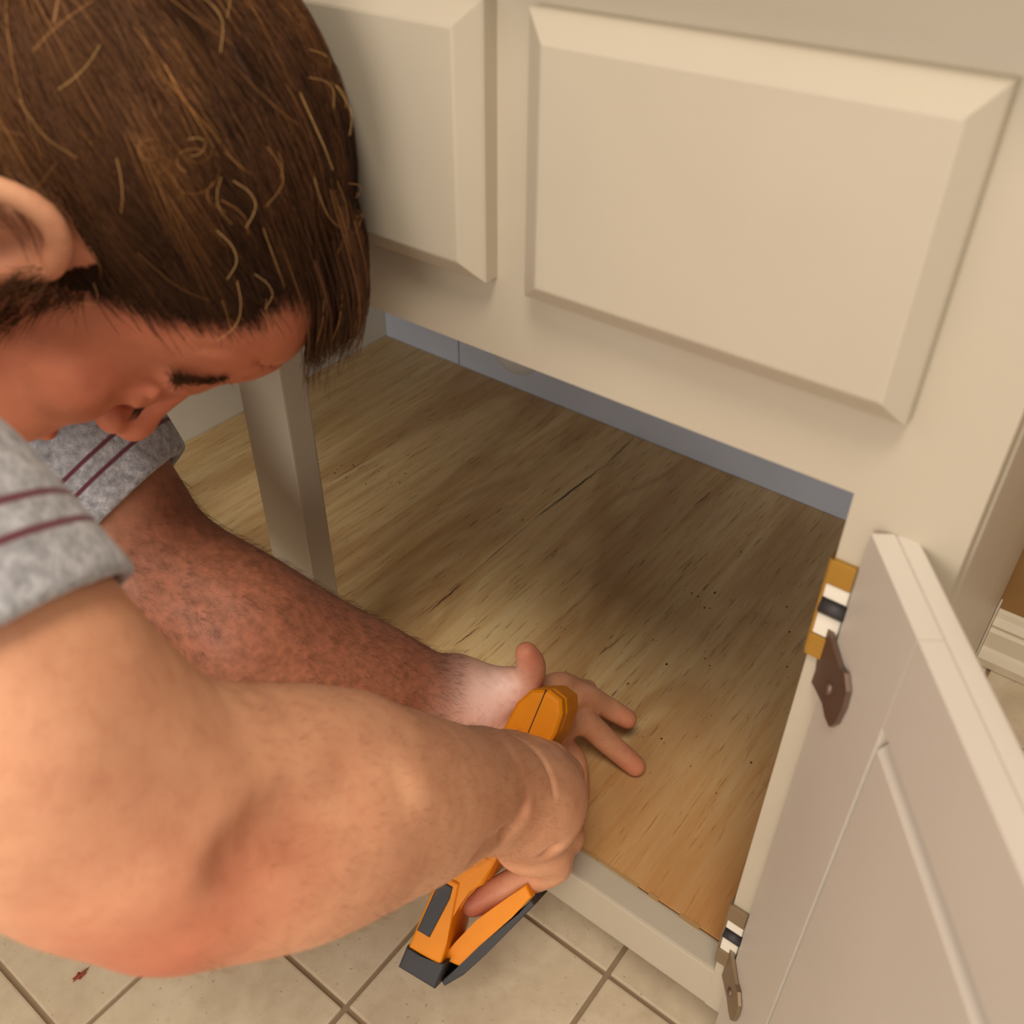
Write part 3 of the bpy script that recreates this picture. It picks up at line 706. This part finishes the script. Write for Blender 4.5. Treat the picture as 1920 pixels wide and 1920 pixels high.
sV = relax(sV, sF, 2, .4)
print('shirt', len(sV))
ms = np_mesh('t_shirt', sV, sF)
dr = -(sV - RH[0]) @ RH[1]; dl = -(sV - LH[0]) @ LH[1]
rr = np.linalg.norm(sV - lerp(RSH, RE, .6), axis=1) < .16; ll = np.linalg.norm(sV - lerp(LSH, LE, .6), axis=1) < .16
hem = np.where(rr, dr, np.where(ll, dl, .2)); vattr(ms, 'hem', hem)
def mat_shirt():
    t = NT('heather_grey_jersey'); c = t.coord(); n = t.noise(c, 170, 5, .75, .3); n2 = t.noise(c, 1100, 2); n3 = t.noise(c, 30, 3)
    col = t.ramp(n, [(.32, srgb(128, 128, 132)), (.5, srgb(180, 180, 184)), (.66, srgb(222, 222, 226))])
    col = t.mix(t.ramp(n3, [(.4, g3(0)), (.7, g3(.25))]), col, srgb(140, 138, 140))
    h = t.attr('hem')
    mr = t.n('ShaderNodeMapRange'); t.L.new(h, mr.inputs[0]); mr.inputs[1].default_value = 0; mr.inputs[2].default_value = .05
    z = g3(0); o_ = g3(1)
    band = t.ramp(mr.outputs[0], [(.350, z), (.365, o_), (.400, o_), (.415, z), (.560, z), (.575, o_), (.61, o_), (.625, z)])
    col = t.mix(band, col, srgb(112, 56, 66))
    t.set(t.b, Base_Color=col, Roughness=.95); t.b.inputs['Sheen Weight'].default_value = .15; t.bump(n2, .5, .001); return t.m
M_SHIRT = mat_shirt()
link('t_shirt', ms, M_SHIRT, man, True)
# trousers
K = SDF(); K.ell(HP + V3(0, 0, -.012), (.15, .178, .128), RT, .05)
for s in (-1, 1):
    hp_ = HP + Y_ * s * .09; kn = hp_ - TD * .24; kn[2] = .062; an = kn + TD * .40; an[2] = .055
    K.cap(hp_, kn, .098, .070, .04); K.chain([kn, lerp(kn, an, .9)], [.068, .052], .02)
def pants(P):
    k_ = K(P); k_ = smin(k_, np.where(k_ < .05, B(P) - .007, .1), .015); k_ = np.where(P[:, 2] > HP[2] - .07, np.maximum(k_, (P - lerp(HP, WA, .45)) @ (-TD)), k_)
    return np.maximum(np.maximum(k_ + .002 * fbm(P, 8, 2, 21), -(B(P) - .002)), -P[:, 2] + .002)
kV, kF = polygonize(pants, lo - .05, hi + .02, .0045, 3)
link('trousers', np_mesh('trousers', relax(kV, kF, 1), kF), mat_simple('dark_denim', srgb(52, 58, 72), .9, 0, 900), man, True)

# ================================================================== hair
def strand_mesh(name, strands, rad, mat, tone=None, parent=None, taper=True):
    """strands: list of (n,3) arrays -> three-sided tapered fibres"""
    n = len(strands[0]); S_ = np.array(strands); K_ = len(S_)
    rad = np.broadcast_to(np.asarray(rad, float), (K_,))
    T_ = np.gradient(S_, axis=1); T_ /= np.linalg.norm(T_, axis=2, keepdims=True) + 1e-12
    up = rng.normal(size=(K_, 1, 3)); A = np.cross(T_, up); A /= np.linalg.norm(A, axis=2, keepdims=True) + 1e-12; Bv = np.cross(T_, A)
    tp = np.linspace(1, .25, n) if taper else np.ones(n)
    ring = []
    for k in range(3):
        an = k * 2 * math.pi / 3; ring.append(S_ + (rad[:, None, None] * tp[None, :, None]) * (math.cos(an) * A + math.sin(an) * Bv))
    V = np.stack(ring, 2).reshape(-1, 3)                       # index = (s*n+i)*3+k
    s_ = np.arange(K_)[:, None, None]; i_ = np.arange(n - 1)[None, :, None]; k_ = np.arange(3)[None, None, :]
    b0 = (s_ * n + i_) * 3; q = np.stack([b0 + k_, b0 + (k_ + 1) % 3, b0 + 3 + (k_ + 1) % 3, b0 + 3 + k_], -1).reshape(-1, 4)
    m_ = np_mesh(name, V, q)
    if tone is not None: vattr(m_, 'tone', np.repeat(np.asarray(tone), n * 3))
    return link(name, m_, mat, parent, True)
def mat_hair(name, stops, rough=.5, spec=.16):
    t = NT(name); col = t.ramp(t.attr('tone'), stops)
    t.set(t.b, Base_Color=col, Roughness=rough); t.b.inputs['Specular IOR Level'].default_value = spec
    t.b.inputs['Anisotropic'].default_value = .6; return t.m
M_HAIR = mat_hair('brown_hair', [(0, srgb(50, 31, 20)), (.45, srgb(100, 64, 38)), (.8, srgb(170, 118, 66)), (1, srgb(222, 176, 112))])
M_FUZZ = mat_hair('body_hair', [(0, srgb(70, 44, 30)), (1, srgb(150, 104, 70))], .5, .2)
# scalp region in head space
def yline(L):
    """how far forward the hair reaches at this height / width"""
    x, z = np.abs(L[:, 0]), L[:, 2]
    y = np.where(z < .070, .024 + (z - .017) * .52, .0525)
    top = ss(z, .098, .112); y = y * (1 - top) + .074 * top
    return np.where(x < .030, np.maximum(y, .060 * ss(z, .085, .095)), y)
def scalp_mask(L):
    x, y, z = np.abs(L[:, 0]), L[:, 1], L[:, 2]
    m = (y < yline(L) - .003 + .0035 * fbm(L, 90, 2, 77)) & (z > -.004 - .06 * ss(-y, .05, .08))
    m &= ~((x > .0765) & (y > -.056) & (y < .022) & (z < .045))
    m &= ~((x > .060) & (y > -.050) & (y < .012) & (z < .034)) & ~((z < .030) & (y > -.052) & (y < .004) & (x > .05))
    return m & ~((y > .05) & (z < .06))
hsel = np.where((np.linalg.norm((hl - V3(0, .0, .04)) / V3(.11, .13, .12), axis=1) < 1.15))[0]
hv = hl[hsel]; mk = scalp_mask(hv); roots = bV[hsel][mk]; rootsL = hv[mk]
print('scalp verts', len(roots))
hs = SDF(); hs.ops = [o_ for o_ in B.ops[:60]]
def headsdf(P): return B(P)
def grow(idx, n, length, lift, flow, curl=0.0, grav=.25, jitter=.12, wav=.0, offs=None):
    P = roots[idx].copy(); K_ = len(idx); st = length / n; out = [P.copy()]
    ph = rng.random(K_) * 6.28; base = rng.normal(size=(K_, 3)) * jitter
    off = lift if offs is None else offs
    for i in range(1, n):
        N_ = grad(headsdf, P, .002); f_ = flow(tohead(P)) @ HM.T + base
        f_ = f_ - (f_ * N_).sum(1)[:, None] * N_ * .92; f_ /= np.linalg.norm(f_, axis=1)[:, None]
        sid = np.cross(f_, N_)
        f_ = f_ + sid * (wav * np.sin(ph + i * .9))[:, None]
        P = P + f_ * st[:, None] if np.ndim(st) else P + f_ * st
        d = headsdf(P); tgt = off * ss(np.array([i / n]), 0, .35)[0]
        P = P + N_ * np.clip(tgt - d, -.004, .006)[:, None]
        out.append(P.copy())
    return np.stack(out, 1)
def flow_main(L):
    # combed from the crown toward the forehead and down over the sides
    f_ = np.zeros_like(L); f_[:, 1] = 1.0; f_[:, 2] = .16 + .0 * L[:, 2]
    f_[:, 0] = .0
    return f_
NS = 14000
idx = rng.integers(0, len(roots), NS); Lr = rootsL[idx]
room_ = np.clip(yline(Lr) - Lr[:, 1], 0, 1)
ln = np.minimum(rng.uniform(.045, .080, NS), np.maximum(room_ * 1.12 + rng.exponential(.0045, NS), .007))
near_line = (Lr[:, 2] < .060) & (room_ < .03); low = Lr[:, 2] < .02
clump = fbm(Lr * V3(1, .25, 1), 38, 2, 9)
offs = .0025 + .0060 * ss(Lr[:, 2], .045, .125) * rng.random(NS) ** .6 + .0015 * clump
offs = np.where(near_line | low, rng.uniform(.0010, .0030, NS), offs)
strands = grow(idx, 11, ln, .006, flow_main, jitter=.10, wav=.05, offs=offs)
streak = fbm(Lr * V3(1, .12, 1), 55, 2, 31)
tone = np.clip(.04 + .16 * clump + .30 * streak * ss(Lr[:, 2], .03, .10) * ss(-Lr[:, 1], -.05, .03) + .34 * ss(-Lr[:, 1], -.005, .08) + rng.normal(0, .10, NS), 0, 1)  # light on the hair painted in: strands more golden toward the back
strand_mesh('hair', list(strands), rng.uniform(.00018, .00038, NS), M_HAIR, tone, man)
# scalp cap under the strands so no skin shows between them
fsel = scalp_mask(tohead(bV[bF].mean(1))) & (np.linalg.norm((tohead(bV[bF].mean(1)) - V3(0, .0, .04)) / V3(.11, .13, .12), axis=1) < 1.15)
used = np.unique(bF[fsel]); remap = -np.ones(len(bV), int); remap[used] = np.arange(len(used))
Nn = grad(headsdf, bV[used], .002); Lc = tohead(bV[used])
lift = .0007 + .0045 * ss(Lc[:, 2], .06, .11) + .0012 * fbm(Lc * V3(1, .2, 1), 60, 2, 4) * ss(Lc[:, 2], .05, .09)
cap_me = np_mesh('scalp_hair', bV[used] + Nn * lift[:, None], remap[bF[fsel]])
vattr(cap_me, 'tone', np.clip(.04 + .10 * fbm(Lc * V3(1, .15, 1), 90, 3, 8), 0, 1))
M_CAP = mat_hair('dark_hair_roots', [(0, srgb(44, 28, 18)), (1, srgb(120, 80, 46))], .9, .0)
link('hair_underlayer', cap_me, M_CAP, man, True)
# fringe: lock hanging off the front past the forehead
fr = []; ft = []
for k in range(2200):
    x = rng.normal(0, .020); u_ = rng.random(); z0 = .094 + .030 * u_
    a = hd(x, .030 + rng.uniform(-.02, .02), z0 + .008)
    b_ = hd(x * .97, .062, z0 + .004 + rng.uniform(0, .002)); c_ = hd(x * .93, .083, z0 - .003 + rng.uniform(-.001, .002)); e_ = hd(x * .88, .098 + .008 * (1 - u_) + rng.uniform(-.007, .004), z0 - .012 + rng.uniform(-.003, .002))
    fr.append(smooth_curve([a, b_, c_, e_], 4)); ft.append(np.clip(.14 + rng.normal(0, .10) + .25 * (rng.random() < .12), 0, 1))
strand_mesh('fringe', fr, rng.uniform(.00018, .00036, len(fr)), M_HAIR, ft, man)
# flyaway strands and small curls standing off the hair, their glint painted as pale tone
fl_ = []; 
for k in range(150):
    i0 = rng.integers(0, len(roots)); r0 = roots[i0]; L0 = rootsL[i0]
    if L0[0] < .0 or L0[2] < .02: continue
    N0 = grad(headsdf, r0[None], .002)[0]; d_ = HM @ (V3(0, 1, .2) + rng.normal(size=3) * .6); d_ -= (d_ @ N0) * N0; d_ /= np.linalg.norm(d_); s_ = np.cross(N0, d_)
    L_ = rng.uniform(.008, .034); cr = rng.uniform(-1, 1) * .012; p0 = r0 + N0 * rng.uniform(.004, .012)
    fl_.append(smooth_curve([p0, p0 + d_ * L_ * .33 + N0 * .003 + s_ * cr * .3, p0 + d_ * L_ * .66 + N0 * .004 + s_ * cr * .2, p0 + d_ * L_ + N0 * .001 - s_ * cr * .5], 4))
for (u, v, r_) in ((365, 275, .0042), (375, 285, .0050), (360, 300, .0055), (370, 330, .0085), (285, 280, .0050), (290, 300, .006), (450, 170, .009), (260, 120, .008), (540, 180, .006)):
    r__ = MC.T @ V3((u - 960) / F_PX, (v - 960) / F_PX, 1)
    t_ = .25
    for _ in range(60): t_ += max(headsdf((CAM + r__ * t_)[None])[0] - .013, 0) * .9
    c0 = CAM + r__ * t_; N0 = grad(headsdf, c0[None], .002)[0]; a_ = np.cross(N0, HM[:, 1]); a_ /= np.linalg.norm(a_); b_ = np.cross(N0, a_)
    th = rng.random() * 6.28 + np.linspace(0, 4.2, 13); fl_.append(c0 + r_ * np.cos(th)[:, None] * a_ + r_ * .7 * np.sin(th)[:, None] * b_ + N0 * .0015 * np.sin(th * 2)[:, None])
fl_ = [f for f in fl_ if len(f) == 13]
strand_mesh('flyaway_hair', fl_, rng.uniform(.00008, .00015, len(fl_)), M_HAIR, rng.uniform(.6, 1, len(fl_)), man, False)
# short hairs: sideburn, beard, brows, forearms
def fuzz(name, P0, n, lmin, lmax, flowv, rad, tonev, lay=.55):
    idx_ = rng.integers(0, len(P0), n); P = P0[idx_] + rng.normal(size=(n, 3)) * .0006; N_ = grad(headsdf, P, .002); P = P - N_ * headsdf(P)[:, None]
    f_ = flowv + rng.normal(size=(n, 3)) * .35; f_ = f_ - (f_ * N_).sum(1)[:, None] * N_; f_ /= np.linalg.norm(f_, axis=1)[:, None]
    L_ = rng.uniform(lmin, lmax, n)[:, None]; out = [P + (f_ * lay_ + N_ * nl) * L_ for lay_, nl in ((0, 0), (lay * .45, .28), (lay, .42), (lay * 1.6, .46))]
    return strand_mesh(name, list(np.stack(out, 1)), rad, M_FUZZ if name != 'beard' else M_HAIR, np.clip(rng.normal(tonev, .15, n), 0, 1), man)
bs = (np.linalg.norm((hl - V3(0, .040, -.085)) / V3(.085, .075, .066), axis=1) < 1.0) | ((np.abs(hl[:, 0]) > .040) & (hl[:, 1] > .003) & (hl[:, 1] < .026 + np.clip(-hl[:, 2], 0, 1) * .25) & (hl[:, 2] < .020) & (hl[:, 2] > -.10))
bs &= ~((hl[:, 1] > .085) & (hl[:, 2] > -.07) & (np.abs(hl[:, 0]) < .03)) & ~((hl[:, 1] > .05) & (hl[:, 2] > -.050)) & (np.linalg.norm(hl / V3(.09, .14, .17), axis=1) < 1.1)
fuzz('beard', bV[bs], 9000, .005, .016, HM @ V3(0, .45, -1), .00020, .26, .7)
def onskin(p):
    for _ in range(4):
        N_ = grad(headsdf, p[None], .0015)[0]; p = p - N_ * headsdf(p[None])[0]
    return p, N_
bl = []                                                 # right brow lies along the brow ridge; mirrored for the left
while len(bl) < 90:
    u = rng.uniform(322, 425); v = 715 - abs(u - 385) * .05 + rng.normal(0, 2.6); p = surf(u, v); L_ = tohead(p)
    if np.abs(headsdf(p[None])[0]) < .001 and L_[0] > 0: bl.append(L_)
for s in (1, -1):
    br = []
    for L_ in bl * 3:
        L_ = L_ + rng.normal(size=3) * .0008
        p, N_ = onskin(hd(s * L_[0], L_[1], L_[2])); d_ = HM @ V3(s * .9, -.1, .1) + rng.normal(size=3) * .15; d_ -= (d_ @ N_) * N_ * .9; d_ /= np.linalg.norm(d_)
        br.append(np.array([p, p + d_ * .0025 + N_ * .0009, p + d_ * .005 + N_ * .0013, p + d_ * .0075 + N_ * .0010]))
    strand_mesh('eyebrow', br, .00020, M_HAIR, [.25] * len(br), man)
    la = []
    for k in range(40):
        t_ = k / 39; p, N_ = onskin(hd(s * (.022 + .024 * t_), .0965 - .007 * t_, .0060 - .0008 * t_)); d_ = HM @ V3(s * .3, .5, -.8)
        la.append(np.array([p, p + N_ * .0015 + d_ * .0008, p + N_ * .0026 + d_ * .0022, p + N_ * .0032 + d_ * .0040]))
    strand_mesh('eyelashes', la, .00014, M_HAIR, [.1] * len(la), man)
ax_ = (LW - LE) / np.linalg.norm(LW - LE)
tl = (bV - LE) @ ax_; rl = np.linalg.norm(bV - LE - tl[:, None] * ax_, axis=1); fs_ = (tl > -.02) & (tl < np.linalg.norm(LW - LE) - .004) & (rl < .06)
fuzz('arm_hair', bV[fs_], 4200, .003, .0075, ax_, .00008, .25, .9)  # far-arm hair toned darker along with the painted shade
RWp = at(895, 1480, .56); ax2 = (RWp - RE) / np.linalg.norm(RWp - RE); tl = (bV - RE) @ ax2; rl = np.linalg.norm(bV - RE - tl[:, None] * ax2, axis=1)
fs_ = (tl > .02) & (tl < .30) & (rl < .08)
fuzz('arm_hair', bV[fs_], 1800, .003, .007, ax2, .00006, .9, .9)
fs_ = tips * 0 + ((np.linalg.norm(bV - at(1087, 1500, .766), axis=1) < -1))

# ================================================================== staple gun
tb = at(822, 1800, .655); tt = at(1020, 1322, .655); az = tt - tb; TL = np.linalg.norm(az); az /= TL
cz = CAM - (tb + tt) / 2; cz -= (cz @ az) * az; cz /= np.linalg.norm(cz)
bx = np.cross(cz, az)
if bx @ MC[0] < 0: bx = -bx
print('tool length', TL)
tw = .20; bx, cz = bx * math.cos(tw) + cz * math.sin(tw), cz * math.cos(tw) - bx * math.sin(tw)
tool = empty('staple_gun', tuple(tb)); tag(tool, 'orange and black staple gun held upright in the right fist', 'staple gun')
# local axes: x = across (screen right), y = along the handle, z = toward the viewer
TM = frame_mtx(tb, bx, az, cz)
def tp(name, pts, z0, z1, m, bev=.002, par=tool, mtx=None):
    bm = bmesh.new(); prism(bm, pts, z0, z1, mtx or TM, bev); return bm_obj(name, bm, m, par)
L = TL
body_o = [(-.0175, .012), (-.0175, .052), (-.0150, .080), (-.0140, L - .040), (-.0185, L - .030), (-.0160, L - .004), (-.0100, L + .008), (.0020, L + .0135), (.0125, L + .0110), (.0170, L + .002), (.0180, L - .012), (.0145, L - .034), (.0135, .090), (.0110, .066), (-.0020, .050), (-.0050, .030), (-.0040, .012)]
# two half shells with a seam between them
tp('housing_half', [(x, y) for x, y in body_o], -.040, -.0003, M_ORANGE, .004)
tp('housing_half', [(x, y) for x, y in body_o], .0003, .0135, M_ORANGE, .0045)
bm = bmesh.new(); prism(bm, [(-.0003, L - .085), (-.0004, L + .0125), (.0004, L + .0125), (.0003, L - .085)], .0120, .01365, TM, .0); bm_obj('seam_line', bm, M_DIRT, tool)
# nose block with black inlay, foot and spring-side lever
tp('nose', [(-.0200, .004), (-.0200, .060), (-.004, .060), (.0040, .020), (.0060, .004)], -.030, .0155, M_ORANGE, .0025)
tp('rubber_inlay', [(-.0185, .018), (-.0175, .050), (-.0150, .056), (-.0070, .056), (-.0058, .048), (-.0085, .018)], .0130, .0168, M_BLACK, .001)
tp('foot', [(-.0210, -.011), (-.0210, .0045), (.0000, .0030), (.0085, .0080), (.0085, -.011)], -.034, .0165, M_BLACK, .002)
tp('lever', [(.0020, .004), (.0075, .020), (.0150, .040), (.0300, .066), (.0370, .078), (.0440, .072), (.0370, .054), (.0250, .028), (.0180, .006)], -.028, .0050, M_ORANGE, .002)
tp('magazine_strip', [(.0085, -.009), (.0150, .004), (.0240, .026), (.0400, .058), (.0440, .071), (.0480, .069), (.0300, .022), (.0210, .002), (.0120, -.011)], -.030, .0060, M_BLACK, .0015)
